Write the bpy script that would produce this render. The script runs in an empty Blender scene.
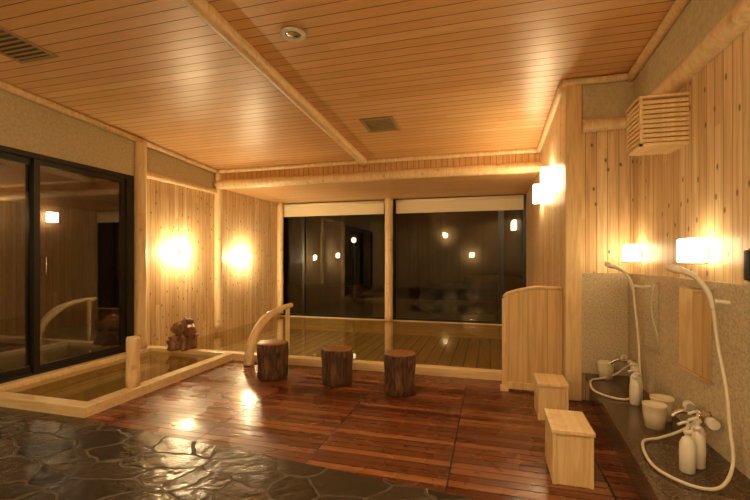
import bpy, bmesh, math, random
from mathutils import Vector, Matrix, noise
random.seed(7)
D=bpy.data; C=bpy.context
# ---------------------------------------------------------------- helpers
class NT:
    def __init__(s,name):
        s.m=D.materials.new(name); s.m.use_nodes=True
        s.t=s.m.node_tree; s.t.nodes.clear()
        s.out=s.t.nodes.new('ShaderNodeOutputMaterial')
    def n(s,typ,**kw):
        nd=s.t.nodes.new(typ)
        for k,v in kw.items():
            if k.startswith('i_'):
                key=k[2:]; key=int(key) if key.isdigit() else key
                s.set(nd.inputs[key],v)
            else: setattr(nd,k,v)
        return nd
    def set(s,inp,v):
        if isinstance(v,bpy.types.NodeSocket): s.t.links.new(v,inp)
        else: inp.default_value=v
    def math(s,op,a,b=None,c=None,clamp=False):
        nd=s.t.nodes.new('ShaderNodeMath'); nd.operation=op; nd.use_clamp=clamp
        s.set(nd.inputs[0],a)
        if b is not None: s.set(nd.inputs[1],b)
        if c is not None: s.set(nd.inputs[2],c)
        return nd.outputs[0]
    def mix(s,f,a,b,blend='MIX'):
        nd=s.t.nodes.new('ShaderNodeMix'); nd.data_type='RGBA'; nd.blend_type=blend
        s.set(nd.inputs[0],f); s.set(nd.inputs[6],a); s.set(nd.inputs[7],b)
        return nd.outputs[2]
    def ramp(s,f,stops,interp='LINEAR'):
        nd=s.t.nodes.new('ShaderNodeValToRGB'); cr=nd.color_ramp; cr.interpolation=interp
        while len(cr.elements)<len(stops): cr.elements.new(0.5)
        for e,(p,c) in zip(cr.elements,stops):
            e.position=p; e.color=(*c,1) if len(c)==3 else c
        s.set(nd.inputs[0],f); return nd.outputs[0]
    def sstep(s,v,a,b):
        nd=s.t.nodes.new('ShaderNodeMapRange'); nd.interpolation_type='SMOOTHSTEP'
        s.set(nd.inputs[0],v); nd.inputs[1].default_value=a; nd.inputs[2].default_value=b
        return nd.outputs[0]
    def princ(s,col,rough,bump=None,bs=0.3,bd=0.01,**kw):
        p=s.t.nodes.new('ShaderNodeBsdfPrincipled')
        s.set(p.inputs['Base Color'],col); s.set(p.inputs['Roughness'],rough)
        for k,v in kw.items(): s.set(p.inputs[k.replace('_',' ')],v)
        if bump is not None:
            b=s.t.nodes.new('ShaderNodeBump'); b.inputs['Strength'].default_value=bs
            b.inputs['Distance'].default_value=bd; s.set(b.inputs['Height'],bump)
            s.t.links.new(b.outputs[0],p.inputs['Normal'])
        s.t.links.new(p.outputs[0],s.out.inputs[0]); return p

def c4(c): return (*c,1)

def planks(name,across,along,width,cols,length=3.0,off_al=0.0,off_ac=0.0,gap=.035,gapcol=(.05,.025,.01),
           rough=.5,knots=0.0,bump=.4,seam=False,stagger=True,grainamt=.35,wet=False,knotcol=(.16,.06,.02)):
    s=NT(name)
    g=s.n('ShaderNodeNewGeometry'); sp=s.n('ShaderNodeSeparateXYZ',i_0=g.outputs['Position'])
    ax={'x':sp.outputs[0],'y':sp.outputs[1],'z':sp.outputs[2]}
    ax['xy']=s.math('ADD',ax['x'],ax['y'])
    ac=s.math('ADD',ax[across],off_ac); al=s.math('ADD',ax[along],off_al)
    A=s.math('DIVIDE',ac,width); idx=s.math('FLOOR',A); fr=s.math('FRACT',A)
    L=s.math('DIVIDE',al,length)
    if stagger: L=s.math('ADD',L,s.math('MULTIPLY',idx,.377))
    li=s.math('FLOOR',L); lf=s.math('FRACT',L)
    cv=s.n('ShaderNodeCombineXYZ',i_0=idx,i_1=li,i_2=3.3)
    wn=s.n('ShaderNodeTexWhiteNoise',noise_dimensions='3D',i_0=cv.outputs[0]); r=wn.outputs['Value']
    base=s.ramp(r,[(i/(len(cols)-1),c) for i,c in enumerate(cols)])
    gv=s.n('ShaderNodeCombineXYZ',i_0=s.math('MULTIPLY',ac,38.),i_1=s.math('MULTIPLY',al,1.6),i_2=s.math('MULTIPLY',r,60.))
    gn=s.n('ShaderNodeTexNoise',i_Vector=gv.outputs[0],i_Scale=1.0,i_Detail=4.0,i_Distortion=.6)
    gf=s.sstep(gn.outputs['Fac'],.35,.7)
    col=s.mix(s.math('MULTIPLY',gf,grainamt),base,(.45,.32,.22,1),'MULTIPLY')
    if knots>0:
        kv=s.n('ShaderNodeCombineXYZ',i_0=s.math('MULTIPLY',ac,8.),i_1=s.math('MULTIPLY',al,4.5),i_2=0.0)
        vo=s.n('ShaderNodeTexVoronoi',voronoi_dimensions='2D',i_Vector=kv.outputs[0],i_Scale=1.0)
        sc=s.n('ShaderNodeSeparateColor',i_0=vo.outputs['Color'])
        sel=s.math('GREATER_THAN',sc.outputs[0],.6)
        k=s.math('SUBTRACT',1.0,s.sstep(vo.outputs['Distance'],.05,.13))
        k=s.math('MULTIPLY',s.math('MULTIPLY',k,sel),knots)
        col=s.mix(k,col,c4(knotcol))
    e=s.math('MINIMUM',fr,s.math('SUBTRACT',1.0,fr)); gm=s.math('SUBTRACT',1.0,s.sstep(e,gap*.4,gap))
    if seam:
        e2=s.math('MINIMUM',lf,s.math('SUBTRACT',1.0,lf)); g2=s.math('SUBTRACT',1.0,s.sstep(e2,.003,.008))
        gm=s.math('MAXIMUM',gm,g2)
    col=s.mix(gm,col,c4(gapcol))
    h=s.math('ADD',s.math('SUBTRACT',1.0,gm),s.math('MULTIPLY',gn.outputs['Fac'],.12))
    rg=rough
    if wet:
        wn2=s.n('ShaderNodeTexNoise',i_Vector=g.outputs['Position'],i_Scale=2.2,i_Detail=3.0)
        rg=s.math('ADD',s.math('MULTIPLY',s.sstep(wn2.outputs['Fac'],.35,.65),.2),rough)
        rg=s.math('ADD',rg,s.math('MULTIPLY',r,.08))
        h=s.math('ADD',h,s.math('MULTIPLY',r,.25))
    s.princ(col,rg,h,bump,.006)
    return s.m

def wood(name,col,col2,rough=.45,scale=1.0,axis='z',spots=0.0):
    s=NT(name); tc=s.n('ShaderNodeTexCoord')
    sc={'z':(14,14,1.2),'x':(1.2,14,14),'y':(14,1.2,14)}[axis]
    mp=s.n('ShaderNodeMapping',i_Vector=tc.outputs['Object']); mp.inputs['Scale'].default_value=[v*scale for v in sc]
    n1=s.n('ShaderNodeTexNoise',i_Vector=mp.outputs[0],i_Scale=1.5,i_Detail=5.0,i_Distortion=1.2)
    c=s.mix(s.sstep(n1.outputs['Fac'],.35,.68),c4(col),c4(col2))
    if spots:
        vo=s.n('ShaderNodeTexVoronoi',i_Vector=tc.outputs['Object'],i_Scale=5.0)
        c=s.mix(s.math('MULTIPLY',s.math('SUBTRACT',1.0,s.sstep(vo.outputs['Distance'],.08,.2)),spots),c,(.2,.08,.03,1))
    s.princ(c,rough,n1.outputs['Fac'],.15,.004); return s.m

def simple(name,col,rough=.5,metal=0.0,noise_s=0,amt=.2,bump=0):
    s=NT(name)
    if noise_s:
        g=s.n('ShaderNodeNewGeometry')
        n1=s.n('ShaderNodeTexNoise',i_Vector=g.outputs['Position'],i_Scale=float(noise_s),i_Detail=6.0)
        c=s.mix(s.sstep(n1.outputs['Fac'],.3,.7),c4([v*(1-amt) for v in col]),c4([min(1,v*(1+amt)) for v in col]))
        s.princ(c,rough,n1.outputs['Fac'] if bump else None,bump or .1,.005,Metallic=metal)
    else: s.princ(c4(col),rough,Metallic=metal)
    return s.m

def emis(name,col,st):
    s=NT(name); e=s.n('ShaderNodeEmission',i_Color=c4(col),i_Strength=float(st)); s.t.links.new(e.outputs[0],s.out.inputs[0]); return s.m

def sheet(name,tint,f0,ripple=0,ex=4.0,sc=1.0):
    # thin reflective sheet: Schlick reflectance over a tinted transparent body
    s=NT(name)
    g=s.n('ShaderNodeNewGeometry')
    t=s.n('ShaderNodeBsdfTransparent',i_Color=c4(tint)); gl=s.n('ShaderNodeBsdfGlossy',i_Color=(1,1,1,1),i_Roughness=0.0)
    dp=s.n('ShaderNodeVectorMath',operation='DOT_PRODUCT',i_0=g.outputs['Incoming'],i_1=g.outputs['Normal'])
    c=s.math('ABSOLUTE',dp.outputs['Value'])
    f=s.math('ADD',s.math('MULTIPLY',s.math('POWER',s.math('SUBTRACT',1.0,c,clamp=True),ex),(1-f0)*sc),f0)
    if ripple:
        n1=s.n('ShaderNodeTexNoise',i_Vector=g.outputs['Position'],i_Scale=3.0,i_Detail=2.0)
        b=s.n('ShaderNodeBump',i_Strength=ripple,i_Distance=.02,i_Height=n1.outputs['Fac'])
        s.t.links.new(b.outputs[0],gl.inputs['Normal'])
    mx=s.n('ShaderNodeMixShader',i_0=f,i_1=t.outputs[0],i_2=gl.outputs[0])
    s.t.links.new(mx.outputs[0],s.out.inputs[0]); return s.m

# ---- geometry
def link(o):
    C.scene.collection.objects.link(o); return o
def mk(name,verts,faces,mats,smooth=False,fm=None,loc=(0,0,0)):
    me=D.meshes.new(name); me.from_pydata([tuple(v) for v in verts],[],faces); me.update()
    if not isinstance(mats,(list,tuple)): mats=[mats]
    for m in mats: me.materials.append(m)
    if len(faces)>1:
        bm=bmesh.new(); bm.from_mesh(me); bmesh.ops.recalc_face_normals(bm,faces=bm.faces); bm.to_mesh(me); bm.free()
    if smooth:
        for p in me.polygons: p.use_smooth=True
    if fm:
        for i,p in enumerate(me.polygons): p.material_index=fm[i]
    o=D.objects.new(name,me); o.location=loc; return link(o)
def box(name,x0,x1,y0,y1,z0,z1,mat,bev=0):
    cx,cy,cz_=(x0+x1)/2,(y0+y1)/2,(z0+z1)/2
    v=[(x-cx,y-cy,z-cz_) for x in (x0,x1) for y in (y0,y1) for z in (z0,z1)]
    f=[(0,1,3,2),(4,6,7,5),(0,4,5,1),(2,3,7,6),(0,2,6,4),(1,5,7,3)]
    o=mk(name,v,f,mat,loc=(cx,cy,cz_))
    if bev:
        b=o.modifiers.new('b','BEVEL'); b.width=bev; b.segments=2
    return o
def planeZ(name,x0,x1,y0,y1,z,mat):
    cx,cy=(x0+x1)/2,(y0+y1)/2
    return mk(name,[(x0-cx,y0-cy,0),(x1-cx,y0-cy,0),(x1-cx,y1-cy,0),(x0-cx,y1-cy,0)],[(0,1,2,3)],mat,loc=(cx,cy,z))
def catmull(pts,n=8):
    P=[Vector(p) for p in pts]; P=[P[0]*2-P[1]]+P+[P[-1]*2-P[-2]]; out=[]
    for i in range(1,len(P)-2):
        for j in range(n):
            t=j/n; a,b,c,d=P[i-1],P[i],P[i+1],P[i+2]
            out.append(.5*((2*b)+(c-a)*t+(2*a-5*b+4*c-d)*t*t+(3*b-a-3*c+d)*t**3))
    out.append(P[-2]); return out
def tube(name,pts,rad,mat,seg=12,smooth=True,interp=8,wob=0.0,mats=None):
    pts=[Vector(p) for p in pts]
    if interp and len(pts)>2: pts=catmull(pts,interp)
    N=len(pts)
    if isinstance(rad,(int,float)): R=[rad]*N
    else:
        R=[]
        for i in range(N):
            t=i/(N-1)*(len(rad)-1); k=min(int(t),len(rad)-2); R.append(rad[k]+(rad[k+1]-rad[k])*(t-k))
    ctr=sum(pts,Vector())/N; verts=[];faces=[];up=None
    for i,p in enumerate(pts):
        t=(pts[min(i+1,N-1)]-pts[max(i-1,0)]).normalized()
        if up is None: up=Vector((0,0,1)) if abs(t.z)<.9 else Vector((1,0,0))
        s_=t.cross(up).normalized(); up=s_.cross(t).normalized()
        for k in range(seg):
            a=2*math.pi*k/seg; q=s_*math.cos(a)+up*math.sin(a); r=R[i]
            if wob: r*=1+wob*noise.noise((p*3.0)+q*1.3)
            verts.append(p+q*r-ctr)
    for i in range(N-1):
        for k in range(seg):
            faces.append((i*seg+k,i*seg+(k+1)%seg,(i+1)*seg+(k+1)%seg,(i+1)*seg+k))
    faces.append(tuple(range(seg))[::-1]); faces.append(tuple((N-1)*seg+k for k in range(seg)))
    o=mk(name,verts,faces,mat,loc=ctr)
    for p in o.data.polygons: p.use_smooth=smooth and len(p.vertices)==4
    return o
def log(name,p0,p1,r,mat,wob=.12,n=14,seg=14):
    p0=Vector(p0);p1=Vector(p1)
    return tube(name,[p0.lerp(p1,i/n) for i in range(n+1)],r,mat,seg=seg,interp=0,wob=wob)
def lathe(name,prof,loc,mat,seg=28,smooth=True,nz=0.0,nf=3.0,fm=None,seed=0):
    verts=[];faces=[];f=[]
    for (r,z) in prof:
        for k in range(seg):
            a=2*math.pi*k/seg; rr=r
            if nz: rr*=1+nz*noise.noise(Vector((math.cos(a)*nf+seed,math.sin(a)*nf,z*2.0)))
            verts.append((rr*math.cos(a),rr*math.sin(a),z))
    for i in range(len(prof)-1):
        for k in range(seg):
            faces.append((i*seg+k,i*seg+(k+1)%seg,(i+1)*seg+(k+1)%seg,(i+1)*seg+k)); f.append(fm[i] if fm else 0)
    faces.append(tuple(range(seg))); f.append(fm[0] if fm else 0)
    faces.append(tuple((len(prof)-1)*seg+k for k in range(seg))); f.append(fm[-1] if fm else 0)
    o=mk(name,verts,faces,mat,smooth=False,fm=f,loc=loc)
    for p in o.data.polygons: p.use_smooth=smooth and len(p.vertices)==4
    return o
def group(name,parts,loc=None):
    e=D.objects.new(name,None); link(e); e.empty_display_size=.1
    if loc is None: loc=parts[0].location
    e.location=loc; M=Matrix.Translation(Vector(loc)).inverted()
    for p in parts:
        p.parent=e; p.matrix_parent_inverse=M
    return e

# ---------------------------------------------------------------- materials
WALLW=planks('wall_cedar_boards','xy','z',.105,[(.70,.47,.23),(.88,.67,.38),(.78,.56,.29),(.92,.73,.44)],knots=.85,rough=.42,gap=.035,bump=.5,gapcol=(.26,.13,.05),grainamt=.42)
CEILW=planks('ceiling_boards','y','x',.125,[(.78,.46,.19),(.84,.52,.24),(.75,.43,.17),(.86,.56,.28)],knots=0,rough=.38,gap=.045,bump=.6,gapcol=(.16,.065,.02),length=2.6,grainamt=.15)
FASC=planks('fascia_boards','x','z',.1,[(.78,.48,.2),(.84,.54,.24)],rough=.42,gap=.05,gapcol=(.2,.09,.03),length=4)
DECK=planks('deck_boards','y','x',.086,[(.11,.028,.009),(.25,.075,.023),(.15,.042,.013),(.40,.15,.05),(.18,.054,.017)],length=1.034,off_al=1.31,off_ac=.02,seam=True,stagger=False,
            knots=.7,rough=.13,gap=.08,bump=.7,wet=True,gapcol=(.008,.003,.002),grainamt=.6,knotcol=(.05,.012,.005))
POOLW=planks('pool_bottom_boards','x','y',.22,[(.66,.54,.32),(.78,.66,.41),(.72,.59,.35)],rough=.6,gap=.05,gapcol=(.2,.15,.07))
LOGW=wood('peeled_log',(.90,.71,.42),(.78,.55,.28),.4,1,'z',.3)
RIMW=wood('hinoki_rim',(.88,.71,.42),(.76,.55,.28),.28,1,'x')
PINE=wood('pine_board',(.85,.65,.35),(.72,.49,.22),.4,1.0,'z')
PINEX=wood('pine_board_x',(.88,.68,.38),(.76,.53,.25),.4,1.0,'y')
DRIFT=wood('driftwood',(.34,.17,.07),(.12,.05,.02),.45,1.0,'z',.4)
DARKW=planks('terrace_boards','y','z',.14,[(.10,.05,.025),(.15,.075,.035)],rough=.6,gap=.05)
PLAST=simple('plaster',(.60,.53,.34),.9,0,30,.1,.2)
BLACK=simple('black_frame',(.012,.011,.01),.35)
GLASS=sheet('window_glass',(.92,.94,.93),.05,0,5.0,.6)
GLASSD=sheet('door_glass',(.92,.93,.92),.14,0,5.0,.6)
WATER=sheet('bath_water',(.66,.60,.42),.04,.08,4.6)
DARKST=simple('shelf_granite',(.085,.05,.026),.16,0,60,.5,.1)
CHROME=simple('chrome',(.75,.72,.66),.15,1.0)
WHITEP=simple('white_plastic',(.80,.75,.64),.3)
HOSE=simple('hose_cream',(.74,.66,.5),.35)
CREAM=simple('cream_bucket',(.78,.68,.48),.4)
MIRROR=simple('mirror_glass',(.85,.85,.82),.03,1.0)
BLIND=simple('blind_fabric',(.88,.78,.56),.8)
VENTM=simple('vent_metal',(.40,.29,.15),.5)
VENTD=simple('vent_dark',(.12,.08,.04),.6)
s=NT('shower_stone'); g=s.n('ShaderNodeNewGeometry')
n1=s.n('ShaderNodeTexNoise',i_Vector=g.outputs['Position'],i_Scale=60.0,i_Detail=5.0)
n2=s.n('ShaderNodeTexNoise',i_Vector=g.outputs['Position'],i_Scale=4.0,i_Detail=4.0)
c=s.ramp(n1.outputs['Fac'],[(.3,(.42,.35,.23)),(.5,(.60,.52,.36)),(.7,(.72,.64,.46))])
c=s.mix(s.math('MULTIPLY',n2.outputs['Fac'],.5),c,(.62,.53,.38,1),'MULTIPLY')
s.princ(c,.5,n1.outputs['Fac'],.3,.004); STONE=s.m
# crazy paving
s=NT('flagstone_floor'); g=s.n('ShaderNodeNewGeometry')
nd=s.n('ShaderNodeTexNoise',i_Vector=g.outputs['Position'],i_Scale=1.6,i_Detail=3.0)
vv=s.n('ShaderNodeVectorMath',operation='MULTIPLY_ADD'); s.set(vv.inputs[0],nd.outputs['Color']); vv.inputs[1].default_value=(.6,.45,0); s.set(vv.inputs[2],g.outputs['Position'])
mp=s.n('ShaderNodeMapping',i_Vector=vv.outputs[0]); mp.inputs['Scale'].default_value=(3.0,4.2,1); mp.inputs['Rotation'].default_value=(0,0,.5)
vo=s.n('ShaderNodeTexVoronoi',voronoi_dimensions='2D',feature='DISTANCE_TO_EDGE',i_Vector=mp.outputs[0],i_Scale=1.0)
vc=s.n('ShaderNodeTexVoronoi',voronoi_dimensions='2D',i_Vector=mp.outputs[0],i_Scale=1.0)
j=s.math('SUBTRACT',1.0,s.sstep(vo.outputs['Distance'],.02,.045))
sc=s.n('ShaderNodeSeparateColor',i_0=vc.outputs['Color'])
c=s.ramp(sc.outputs[0],[(0,(.020,.016,.012)),(.5,(.038,.029,.020)),(1,(.075,.057,.038))])
nf=s.n('ShaderNodeTexNoise',i_Vector=g.outputs['Position'],i_Scale=9.0,i_Detail=7.0)
c=s.mix(s.math('MULTIPLY',nf.outputs['Fac'],.6),c,(.35,.35,.35,1),'MULTIPLY')
c=s.mix(j,c,(.095,.068,.04,1))
rg=s.math('ADD',s.math('MULTIPLY',j,.4),s.math('ADD',s.math('MULTIPLY',nf.outputs['Fac'],.28),.08))
h=s.math('ADD',s.math('SUBTRACT',1.0,j),s.math('MULTIPLY',nf.outputs['Fac'],1.4))
h=s.math('ADD',h,s.math('MULTIPLY',sc.outputs[1],.4))
s.princ(c,rg,h,.6,.014); FLAG=s.m
# bark and end grain
s=NT('cedar_bark'); tc=s.n('ShaderNodeTexCoord'); mp=s.n('ShaderNodeMapping',i_Vector=tc.outputs['Object']); mp.inputs['Scale'].default_value=(22,22,5)
n1=s.n('ShaderNodeTexNoise',i_Vector=mp.outputs[0],i_Scale=1.0,i_Detail=6.0,i_Distortion=1.0)
c=s.ramp(n1.outputs['Fac'],[(.3,(.025,.01,.005)),(.5,(.09,.04,.016)),(.7,(.2,.1,.045))])
s.princ(c,.7,n1.outputs['Fac'],.9,.02); BARK=s.m
s=NT('end_grain'); tc=s.n('ShaderNodeTexCoord')
wv=s.n('ShaderNodeTexWave',wave_type='RINGS',rings_direction='Z',i_Vector=tc.outputs['Object'],i_Scale=14.0,i_Distortion=1.5)
c=s.mix(wv.outputs['Fac'],(.36,.17,.07,1),(.2,.08,.03,1))
s.princ(c,.35); ENDG=s.m
LC=(1.0,.76,.42)
LAMP=emis('lamp_shade_glow',LC,15)
LAMPA=emis('lamp_shade_glow_alcove',LC,70)
LAMPL=emis('lamp_shade_glow_bright',LC,520)
LAMPR=emis('lamp_shade_glow_rear',LC,115)
FILL=emis('added_fill_glow',LC,680)
WINREFL=emis('window_reflection_glow',(1.0,.72,.4),3)
DOORREFL=emis('door_reflection_glow',(1.0,.74,.4),30)

# ---------------------------------------------------------------- room shell
XL,XR,XD=-5.3,1.42,.77
YB,YS,YF,YN=9.65,7.1,4.8,-1.6
cz=lambda y:3.28+.055*(YS-y)
T=.15
def prism(name,poly_xy,z0f,z1f,mat):
    n=len(poly_xy)
    v=[(x,y,z0f(x,y)) for x,y in poly_xy]+[(x,y,z1f(x,y)) for x,y in poly_xy]
    f=[tuple(range(n)),tuple(range(n,2*n))]+[(i,(i+1)%n,n+(i+1)%n,n+i) for i in range(n)]
    return mk(name,v,f,mat)
ceil=prism('boards',[(XL-T,YN-T),(XR+T,YN-T),(XR+T,YS),(XL-T,YS)],lambda x,y:cz(y),lambda x,y:cz(y)+.12,CEILW)
soff=box('soffit',XL-T,XR,YS+.06,YB+T,2.94,3.06,CEILW)
fasc=box('fascia',XL,XD,YS,YS+.06,2.94,cz(YS)+.1,FASC)
group('ceiling',[ceil,soff,fasc])
bd=[(-5.3,2.98),(-3.68,2.98),(-3.44,2.93),(-1.31,2.76),(-.06,2.63),(XR,2.5)]
fl=prism('floor',[(XL-T,YN-T),(XR+T,YN-T),(XR+T,2.5)]+bd[::-1][1:]+[(XL-T,2.98)],lambda x,y:-.2,lambda x,y:0,FLAG)
dk=prism('floor_deck',[bd[1],bd[2],bd[3],bd[4],bd[5],(XR,YF),(XD,YF),(XD,5.28),(-3.68,5.28)],lambda x,y:-.2,lambda x,y:0.0,DECK)
wl=[box('boards',XL-T,XL,5.08,YS,-.6,2.84,WALLW),box('boards_alcove',XL-T,XL,YS,YB+T,-.6,3.5,WALLW),
    box('boards_near',XL-T,XL,YN-T,1.0,-.2,2.78,WALLW),
    box('plaster',XL-T,XL,YN-T,5.08,2.78,4.0,PLAST),
    box('plaster_upper',XL-T,XL,5.08,YS,2.84,3.6,PLAST),
    box('curb',XL-T,XL,1.0,5.08,-.6,.09,RIMW)]
group('wall_left',wl)
wb=[box('sill_wall',XL,XD,YB,YB+T,-.6,0.02,RIMW), box('head_wall',XL,XD,YB,YB+T,2.94,3.0,WALLW)]
group('wall_back',wb)
wr=[box('boards',XR,XR+T,YN-T,YF,-.2,2.86,WALLW), box('plaster',XR,XR+T,YN-T,YF,2.86,4.0,PLAST),
    box('stone_facing',XR-.06,XR,.8,YF,.3,1.355,STONE)]
group('wall_right',wr)
wd=[box('boards',XD,XR+T,YF,YB+T,-.6,3.6,WALLW), box('plaster',XD+.17,XR,YF-.02,YF,2.92,cz(YF),PLAST),
    box('stone_facing',XD+.16,XR-.06,YF-.05,YF,.3,1.355,STONE),
    box('corner_post',XD,XD+.16,YF-.06,YF,0,cz(YF)-.02,PINE,.01)]
group('wall_divider',wd)
box('wall_front',XL,XR,YN-T,YN,-.2,4.0,WALLW)
# ---------------------------------------------------------------- logs / trims
i=1
def trim(o):
    global i
    o.name='trim_%d'%i; i+=1
trim(log('t',(-2.18,YN,cz(YN)-.05),(-2.18,YS-.02,cz(YS)-.05),.07,LOGW,n=40))
trim(log('t',(XL,YS-.05,cz(YS)-.03),(XD,YS-.05,cz(YS)-.03),.04,LOGW,n=40))
trim(log('t',(XL,YS-.06,2.98),(XD,YS-.06,2.98),.085,LOGW,n=40,wob=.2))
trim(log('t',(XL+.03,YN,cz(YN)-.04),(XL+.03,YS,cz(YS)-.04),.045,LOGW,n=40))
trim(log('t',(XL+.03,5.2,2.84),(XL+.03,YS,2.84),.05,LOGW,n=20))
trim(log('t',(XR-.01,YN,2.9),(XR-.01,YF-.02,2.9),.08,LOGW,n=40,wob=.2))
trim(log('t',(XD+.16,YF-.05,2.9),(XR-.08,YF-.05,2.9),.07,LOGW,n=14))
trim(log('t',(XD-.03,YF-.06,cz(YF)-.04),(XR,YF-.06,cz(YF)-.04),.035,LOGW,n=14))
trim(log('t',(XR-.03,YN,cz(YN)-.04),(XR-.03,YF,cz(YF)-.04),.045,LOGW,n=40))
trim(log('t',(XD-.02,YF,cz(YF)-.04),(XD-.02,YS,cz(YS)-.04),.04,LOGW,n=14))
trim(log('t',(XL+.05,5.17,.1),(XL+.05,5.17,cz(5.17)-.03),.085,LOGW,n=24))
trim(log('t',(XL+.05,YS-.03,.1),(XL+.05,YS-.03,cz(YS)-.03),.08,LOGW,n=24))
trim(log('t',(XL+.08,YB-.12,.1),(XL+.08,YB-.12,2.94),.08,LOGW,n=24))
trim(log('t',(-2.33,YB-.14,.04),(-2.33,YB-.14,2.94),.095,LOGW,n=24))

# ---------------------------------------------------------------- windows (back)
def window_back(name,x0,x1,mulls):
    y=YB+.03; p=[]
    p.append(box('frame_bottom',x0,x1,y,y+.08,.02,.08,BLACK)); p.append(box('frame_top',x0,x1,y,y+.08,2.88,2.94,BLACK))
    for k,m in enumerate([x0+.03]+mulls+[x1-.03]): p.append(box('stile_%d'%k,m-.03 if k else x0,m+.03,y,y+.08,.08,2.88,BLACK))
    p.append(box('glass',x0+.04,x1-.04,y+.037,y+.043,.08,2.88,GLASS))
    return group(name,p)
window_back('window_1',XL,-2.35,[-4.64]); window_back('window_2',-2.31,XD,[.2,.27])
def blind(x0,x1,zb):
    p=[box('fabric',x0,x1,YB-.035,YB-.03,zb,2.86,BLIND),box('bottom_bar',x0,x1,YB-.045,YB-.02,zb-.03,zb,BLIND,.004),
       tube('roller',[(x0,YB-.035,2.885),(x1,YB-.035,2.885)],.035,BLIND,interp=0)]
    return group('roller_blind',p)
blind(XL+.1,-2.48,2.62); blind(-2.18,XD-.06,2.62)
def door(name,y0,y1,dx):
    x=XL-.11+dx; w=.07
    p=[box('stile_a',x,x+.045,y0,y0+w,.13,2.72,BLACK),box('stile_b',x,x+.045,y1-w,y1,.13,2.72,BLACK),
       box('rail_bottom',x,x+.045,y0+w,y1-w,.13,.2,BLACK),box('rail_top',x,x+.045,y0+w,y1-w,2.65,2.72,BLACK),
       box('glass',x+.019,x+.025,y0+w,y1-w,.2,2.65,GLASSD),
       tube('handle',[(x+.05,y0+.12,1.3),(x+.075,y0+.12,1.33),(x+.075,y0+.12,1.5),(x+.05,y0+.12,1.53)],.008,CHROME)]
    return group(name,p)
door('door_1',3.66,4.95,.05); door('door_2',2.33,3.74,0); door('door_3',1.05,2.4,.05)
group('door_frame',[box('jamb_b',XL-.12,XL+.01,4.95,5.08,.09,2.78,BLACK),box('jamb_a',XL-.12,XL+.01,1.0,1.05,.09,2.78,BLACK),
   box('head',XL-.12,XL+.01,1.05,4.95,2.72,2.78,BLACK),box('track',XL-.12,XL+.01,1.05,4.95,.09,.13,BLACK)])

# ---------------------------------------------------------------- baths
R=.14; ZBt=-.34; YP=5.28
p=[box('rim_near',XL,-3.68,2.98,2.98+R,-.1,.1,RIMW,.008),box('rim_side',-3.68-R,-3.68,2.98+R,YP-.002,-.1,.1,RIMW,.008),
   box('rim_wall',XL,XL+R,2.98+R,YP-.002,-.1,.1,RIMW,.008),
   box('inner_near',XL,-3.68,2.98+R-.03,2.98+R,ZBt,-.1,POOLW),box('inner_side',-3.68-R,-3.68-R+.03,2.98+R,YP-.002,ZBt,-.1,POOLW),
   box('inner_wall',XL,XL+R,3.12,YP-.002,ZBt,-.1,POOLW),
   box('bottom',XL,-3.68,2.98,YP-.002,-.6,ZBt,POOLW),
   box('bench',XL+R,XL+R+.35,3.12,YP-.002,ZBt,-.12,POOLW)]
p.append(planeZ('water',XL+R,-3.68-R,2.98+R,YP-.003,.045,WATER))
group('wooden_bath',p)
p=[box('rim_left',XL,-3.55,YP,YP+R,-.55,.1,RIMW,.008),box('rim_front',-3.55,XD-.002,YP,YP+R,-.2,.1,RIMW,.008),
   box('inner_front',-3.55,XD-.002,YP+.11,YP+R,-.55,-.2,POOLW),
   box('rim_back',XL,XD-.002,YB-.06,YB,-.55,.035,RIMW,.008),
   box('bottom',XL,XD-.002,YP,YB,-.6,ZBt+.04,POOLW),
   planeZ('water',XL+.002,XD-.004,YP+R,YB-.06,.02,WATER)]
group('bath_pool',p)
p=[lathe('shaft',[(.068,0),(.07,.1),(.066,.3),(.068,.52),(.06,.545)],(-3.78,3.62,.1),LOGW,nz=.1)]
group('bath_post',p)
p=[tube('rail',[(-3.28,5.10,0),(-3.29,5.13,.2),(-3.28,5.25,.42),(-3.26,5.5,.6),(-3.23,5.85,.70),(-3.22,6.25,.73)],[.07,.065,.058,.054,.048,.04],LOGW,seg=16,wob=.25),
   tube('leg',[(-3.22,6.1,ZBt+.04),(-3.22,6.12,0),(-3.22,6.13,.71)],.035,LOGW,wob=.15)]
group('bath_handrail',p)
p=[lathe('stump',[(.20,0),(.22,.03),(.19,.09),(.17,.16),(.19,.2),(.12,.22)],(-4.62,5.40,.1),DRIFT,nz=.55,nf=1.8,seg=36),
   tube('spout',[(-4.82,5.42,.42),(-4.7,5.40,.42),(-4.55,5.38,.40),(-4.40,5.3,.38)],[.08,.11,.12,.08],DRIFT,seg=18,wob=.7),
   tube('knob',[(-4.62,5.4,.25),(-4.60,5.4,.42),(-4.56,5.42,.56)],[.13,.13,.07],DRIFT,seg=18,wob=.7),
   tube('branch',[(-4.7,5.38,.16),(-4.82,5.33,.17),(-4.88,5.32,.22)],[.05,.045,.03],DRIFT,seg=12,wob=.6)]
group('driftwood_spout',p)

# ---------------------------------------------------------------- log stools
for k,(x,y,r,h) in enumerate([(-2.66,4.65,.185,.45),(-1.78,4.64,.18,.43),(-.975,4.5,.17,.45)]):
    prof=[(r*.93,0),(r*1.03,.02),(r*1.0,.1),(r*.97,.2),(r*1.02,.32),(r*1.03,h-.03),(r*1.0,h-.008),(r*.95,h),(r*.5,h+.003),(.005,h+.003)]
    lathe('log_stool',prof,(x,y,0),[BARK,ENDG],nz=.13,nf=2.2,seg=44,fm=[0,0,0,0,0,0,1,1,1],seed=k*7)
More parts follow.
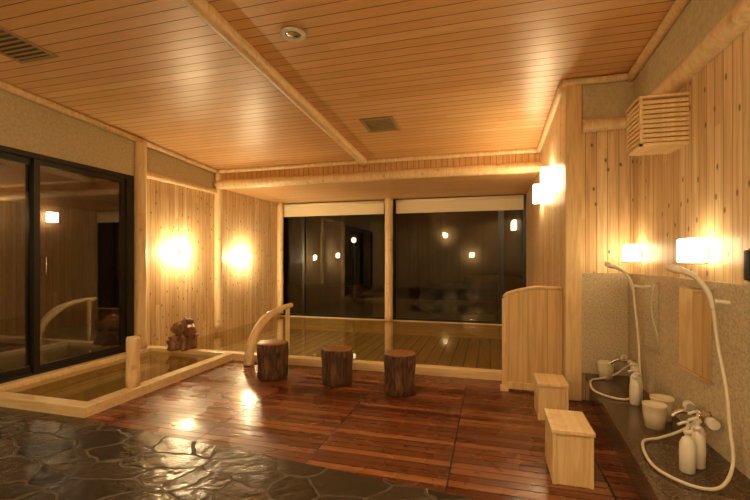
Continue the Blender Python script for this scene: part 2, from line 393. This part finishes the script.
# ---------------------------------------------------------------- shower stools
def stool(x0,x1,y0,y1,h):
    t=.025; p=[box('side_a',x0,x0+t,y0,y1,0,h-t,PINE,.003),box('side_b',x1-t,x1,y0,y1,0,h-t,PINE,.003),
      box('front_panel',x0+t,x1-t,y0+.01,y0+.03,.0,h-t,PINE,.002),box('back_panel',x0+t,x1-t,y1-.03,y1-.01,.06,h-t,PINE,.002)]
    n=4; w=(y1-y0+.02)/n
    for k in range(n): p.append(box('seat_slat_%d'%k,x0-.008,x1+.008,y0-.01+k*w+.002,y0-.01+(k+1)*w-.002,h-t,h,PINEX,.003))
    group('bath_stool',p)
stool(.40,.65,2.95,3.34,.367); stool(.43,.69,4.08,4.44,.345)
# ---------------------------------------------------------------- partition screen
def partition():
    x0,x1=.15,.765; y0=4.92
    pts=[(x0,.03),(x1,.03),(x1,1.17)]
    for k in range(1,9):
        t=k/8; pts.append((x1-.06-t*(x1-x0-.1),1.17+.015*math.sin(t*3)-.07*t**2.2))
    pts.append((x0+.0,1.06))
    n=len(pts); v=[(x,y0,z) for x,z in pts]+[(x,y0+.03,z) for x,z in pts]
    f=[tuple(range(n)),tuple(range(n,2*n))]+[(a,(a+1)%n,n+(a+1)%n,n+a) for a in range(n)]
    A=mk('panel',v,f,planks('screen_boards','x','z',.205,[(.80,.58,.28),(.84,.62,.32),(.78,.55,.26)],gap=.012,gapcol=(.35,.2,.08),rough=.4,length=5))
    top=tube('top_rail',[(x,y0+.01,z+.0) for x,z in [pts[2]]+pts[3:]],.022,PINE,seg=8,interp=2)
    P=[A,top,box('stile_left',x0-.02,x0+.03,y0-.012,y0+.042,0,1.05,PINE,.005),box('rail_bottom',x0+.03,x1,y0-.01,y0+.04,.02,.1,PINE,.004),
       box('foot',x0-.04,x0+.05,y0-.05,y0+.08,0,.04,PINE,.004)]
    group('wooden_partition',P)
partition()
# ---------------------------------------------------------------- shelf
sh=prism('top',[(.96,YF-.05),(XR-.06,YF-.05),(XR-.06,.9),(.72,.9),(.82,2.5)],lambda x,y:.25,lambda x,y:.30,DARKST)
shb=prism('base',[(1.0,YF-.05),(XR,YF-.05),(XR,.9),(.79,.9),(.88,2.5)],lambda x,y:0,lambda x,y:.25,DARKST)
group('shower_shelf',[sh,shb],loc=(1.1,3,.3))
# ---------------------------------------------------------------- shower fittings
XW=XR-.06
def mirror(y0,y1):
    group('shower_mirror',[box('plate',XW-.012,XW-.002,y0,y1,.72,1.29,MIRROR),box('frame_bottom',XW-.02,XW,y0-.01,y1+.01,.70,.72,CHROME),
      box('frame_top',XW-.02,XW,y0-.01,y1+.01,1.29,1.305,CHROME)])
mirror(3.08,3.54); mirror(3.93,4.25)
def wall_lamp(y,z=1.55):
    x=XR
    p=[box('shade',x-.15,x-.05,y-.1,y+.1,z-.075,z+.09,LAMP,.012),box('back_plate',x-.05,x,y-.03,y+.03,z-.04,z+.03,CHROME),
       box('bottom_ring',x-.155,x-.045,y-.105,y+.105,z-.085,z-.075,PINE)]
    group('sconce_lamp',p)
wall_lamp(3.28); wall_lamp(4.52); wall_lamp(1.88); wall_lamp(.55)
def shower(y):
    S=Vector((0,y-2.89,0))
    V=lambda a,b,c:Vector((a,b,c))+S
    p=[]; XE=XW-.003
    p.append(tube('holder',[V(XE,2.89,1.24),V(XW-.04,2.89,1.245),V(XW-.08,2.89,1.25)],.013,WHITEP))
    p.append(tube('handle',[V(1.275,2.89,1.20),V(1.25,2.89,1.30),V(1.19,2.90,1.39),V(1.10,2.90,1.44)],[.012,.014,.016,.02],WHITEP,seg=14))
    hd=lathe('head',[(.018,.03),(.038,.012),(.041,0),(.036,-.012),(.01,-.014)],V(1.075,2.90,1.435),WHITEP,seg=20); hd.rotation_euler=(0,math.radians(25),0)
    p.append(hd)
    pts=[V(1.275,2.89,1.20),V(1.285,2.86,1.0),V(1.27,2.74,.78),V(1.26,2.68,.58),V(1.25,2.63,.40),V(1.14,2.52,.318),V(1.0,2.52,.315),V(.90,2.70,.315),V(.95,3.02,.315),V(1.08,3.12,.318),V(1.2,3.15,.36),V(1.29,3.1,.46)]
    p.append(tube('hose',pts,.009,HOSE,seg=10,interp=10))
    p.append(tube('mixer_body',[V(1.30,2.98,.5),V(1.30,3.24,.5)],.024,CHROME,interp=0))
    p.append(tube('mixer_knob_a',[V(1.30,2.93,.5),V(1.30,2.98,.5)],.032,WHITEP,interp=0))
    p.append(tube('mixer_knob_b',[V(1.30,3.24,.5),V(1.30,3.29,.5)],.032,WHITEP,interp=0))
    p.append(tube('mixer_spout',[V(1.30,3.11,.5),V(1.2,3.11,.51),V(1.14,3.11,.47)],.014,CHROME))
    p.append(tube('mixer_stub',[V(XE,3.11,.5),V(1.30,3.11,.5)],.02,CHROME,interp=0))
    group('hand_shower',p)
shower(2.89); shower(4.3)
# slim dark wall telephone above the stone, at the frame edge
group('intercom_phone',[box('base',XR-.03,XR,2.68,2.78,1.37,1.56,BLACK,.006),box('handset',XR-.055,XR-.031,2.74,2.775,1.38,1.55,BLACK,.008)])
def bottle(x,y,s=1.0,z=.3):
    b=lathe('body',[(.03,0),(.038,.006),(.04,.1),(.038,.16),(.026,.19),(.014,.2),(.014,.215),(.02,.216),(.02,.235),(.005,.237)],(x,y,z),WHITEP,seg=20)
    t=tube('spout',[(x,y,z+.235),(x,y,z+.275),(x-.02,y-.01,z+.282),(x-.055,y-.02,z+.27)],.008,WHITEP,seg=8)
    group('shampoo_bottle',[b,t])
for x,y in [(1.07,2.70),(1.15,2.78),(1.20,2.90),(1.15,3.84),(1.2,3.95),(1.22,4.07)]: bottle(x,y)
def bucket(x,y,z=.3,r=.075):
    lathe('wash_bucket',[(r*.8,0),(r*.95,.1),(r,.15),(r*1.05,.155),(r*1.05,.165),(r*.95,.165),(r*.9,.12),(r*.75,.015),(.005,.012)],(x,y,z),CREAM,seg=26)
bucket(1.13,3.36); bucket(1.12,4.60); bucket(1.24,3.54)
# ---------------------------------------------------------------- slatted box
p=[]; x0,x1,y0,y1,z0,z1=1.1,XR,3.56,3.88,2.36,2.74
p.append(box('top',x0-.01,x1,y0-.01,y1+.01,z1-.02,z1,PINEX,.004)); p.append(box('bottom',x0,x1,y0,y1,z0,z0+.02,PINEX))
for k in range(9):
    z=z0+.028+k*.036
    p.append(box('slat_left_%d'%k,x0,x0+.015,y0+.02,y1-.02,z,z+.026,PINEX)); p.append(box('slat_near_%d'%k,x0+.02,x1,y0,y0+.015,z,z+.026,PINEX))
p.append(box('core',x0+.04,x1,y0+.04,y1-.02,z0+.02,z1-.02,PINE))
for a,b in [(x0,y0),(x0,y1-.02)]: p.append(box('post',a,a+.02,b,b+.02,z0,z1-.02,PINEX))
group('slatted_vent_box',p)
# ---------------------------------------------------------------- ceiling fittings
def cvent(x,y,w,l):
    th=math.atan(-.055); p=[]; fr=.04
    def bb(n,a,b,c_,d,m,zz0=-.012,zz1=.0): return box(n,a,b,c_,d,zz0,zz1,m)
    p+= [bb('f1',-w/2,w/2,-l/2,-l/2+fr,VENTM),bb('f2',-w/2,w/2,l/2-fr,l/2,VENTM),bb('f3',-w/2,-w/2+fr,-l/2+fr,l/2-fr,VENTM),bb('f4',w/2-fr,w/2,-l/2+fr,l/2-fr,VENTM),
         bb('back',-w/2+fr,w/2-fr,-l/2+fr,l/2-fr,VENTD,-.003,.003)]
    n=9
    for k in range(n):
        yy=-l/2+fr+(k+.5)*(l-2*fr)/n; p.append(bb('louver_%d'%k,-w/2+fr,w/2-fr,yy-.012,yy+.008,VENTM,-.01,-.004))
    e=group('ceiling_vent',p,loc=(0,0,0)); e.location=(x,y,cz(y)-.002); e.rotation_euler=(th,0,0)
cvent(-1.47,5.5,.46,.5); cvent(-4.35,2.75,.5,.6)
def downlight(x,y,on):
    z=cz(y)-.006
    a=lathe('ring',[(.11,0),(.11,-.015),(.09,-.02),(.075,-.02),(.07,-.004)],(x,y,z),WHITEP,seg=28)
    b=lathe('lens',[(.07,-.006),(.05,-.012),(.005,-.014)],(x,y,z),FILL if on else CHROME,seg=24)
    group('downlight_or_fill',[a,b])
downlight(-1.67,3.28,False)
for x,y in [(-3.6,.6),(-.9,.6),(.6,-.6)]: downlight(x,y,True)  # added unseen fill lamps behind the camera, to brighten the room
# ---------------------------------------------------------------- wall sconces around the bath
def sconce(x,y,z,dx,mat,w=.07,h=.13,d=.1,off=.02):
    a=box('shade',min(x+dx*off,x+dx*(off+d)),max(x+dx*off,x+dx*(off+d)),y-w,y+w,z-h,z+h,mat,.01)
    b=box('back_plate',min(x,x+dx*off),max(x,x+dx*off),y-w*.5,y+w*.5,z-h*.3,z+h*.3,PINE)
    group('sconce_light',[a,b])
sconce(XL,6.02,1.62,1,LAMPL,.04,.065,.07,.14); sconce(XL,7.95,1.55,1,LAMPL,.04,.065,.07,.14)
sconce(XD,5.75,2.55,-1,LAMPA,.06,.14,.09,.04); sconce(XD,6.75,2.5,-1,LAMPA,.06,.14,.09,.04)
for x,z in [(-2.2,2.7),(-.88,1.7)]:
    a=box('shade',x-.1,x+.1,YN+.05,YN+.14,z-.1,z+.1,LAMPR,.01); b=box('back_plate',x-.06,x+.06,YN,YN+.05,z-.07,z+.07,PINE); group('sconce_light',[a,b])

# ---------------------------------------------------------------- outside
GR=simple('garden_soil',(.03,.03,.022),.8,0,4,.4,.3); RK=simple('garden_rock',(.05,.05,.04),.6,0,6,.4,.5)
box('garden_ground',-16,8,YB+T+.001,24,-.3,-.1,GR)
box('terrace_ground',-16,XL-T-.001,-6,YB+T,-.3,-.05,GR)
box('terrace_fence',-9.3,-9.2,-2,9.5,-.05,2.9,DARKW)
group('door_reflection_lamp',[box('shade',-9.14,-9.02,6.53,6.71,2.3,2.5,DOORREFL,.01),box('bracket',-9.2,-9.14,6.58,6.66,2.34,2.46,BLACK)])  # added outdoors, stands in for a sconce reflection in the door glass
for k,(x,y,r) in enumerate([(-1.0,12.8,1.1),(.1,13.5,1.4)]):
    lathe('garden_rock',[(r*.9,0),(r,.2*r),(r*.85,.5*r),(r*.5,.75*r),(.05,.8*r)],(x,y,-.12),RK,nz=.5,nf=1.2,seg=24,seed=k*3)
x,y=-5.0,14.8  # added lantern, stands in for a lamp reflection in the back window
group('window_reflection_lantern',[lathe('pole',[(.06,0),(.04,.1),(.035,2.2)],(x,y,-.1),BLACK,seg=12),lathe('globe',[(.03,0),(.08,.04),(.10,.1),(.08,.16),(.03,.2)],(x,y,2.12),WINREFL,seg=16),
   lathe('cap',[(.17,0),(.12,.05),(.02,.1)],(x,y,2.33),BLACK,seg=12)])
w=D.worlds.new('night'); C.scene.world=w; w.use_nodes=True; w.node_tree.nodes['Background'].inputs[0].default_value=(.01,.011,.012,1); w.node_tree.nodes['Background'].inputs[1].default_value=.05

# ---------------------------------------------------------------- camera
cam=D.cameras.new('camera'); co=link(D.objects.new('camera',cam)); co.location=(0,0,1.5)
co.rotation_euler=(math.radians(90),0,math.radians(15.7)); cam.lens=410/750*36; cam.sensor_width=36; cam.shift_y=.012; cam.clip_start=.05
C.scene.camera=co
C.scene.view_settings.view_transform='Standard'
C.scene.view_settings.exposure=0.0
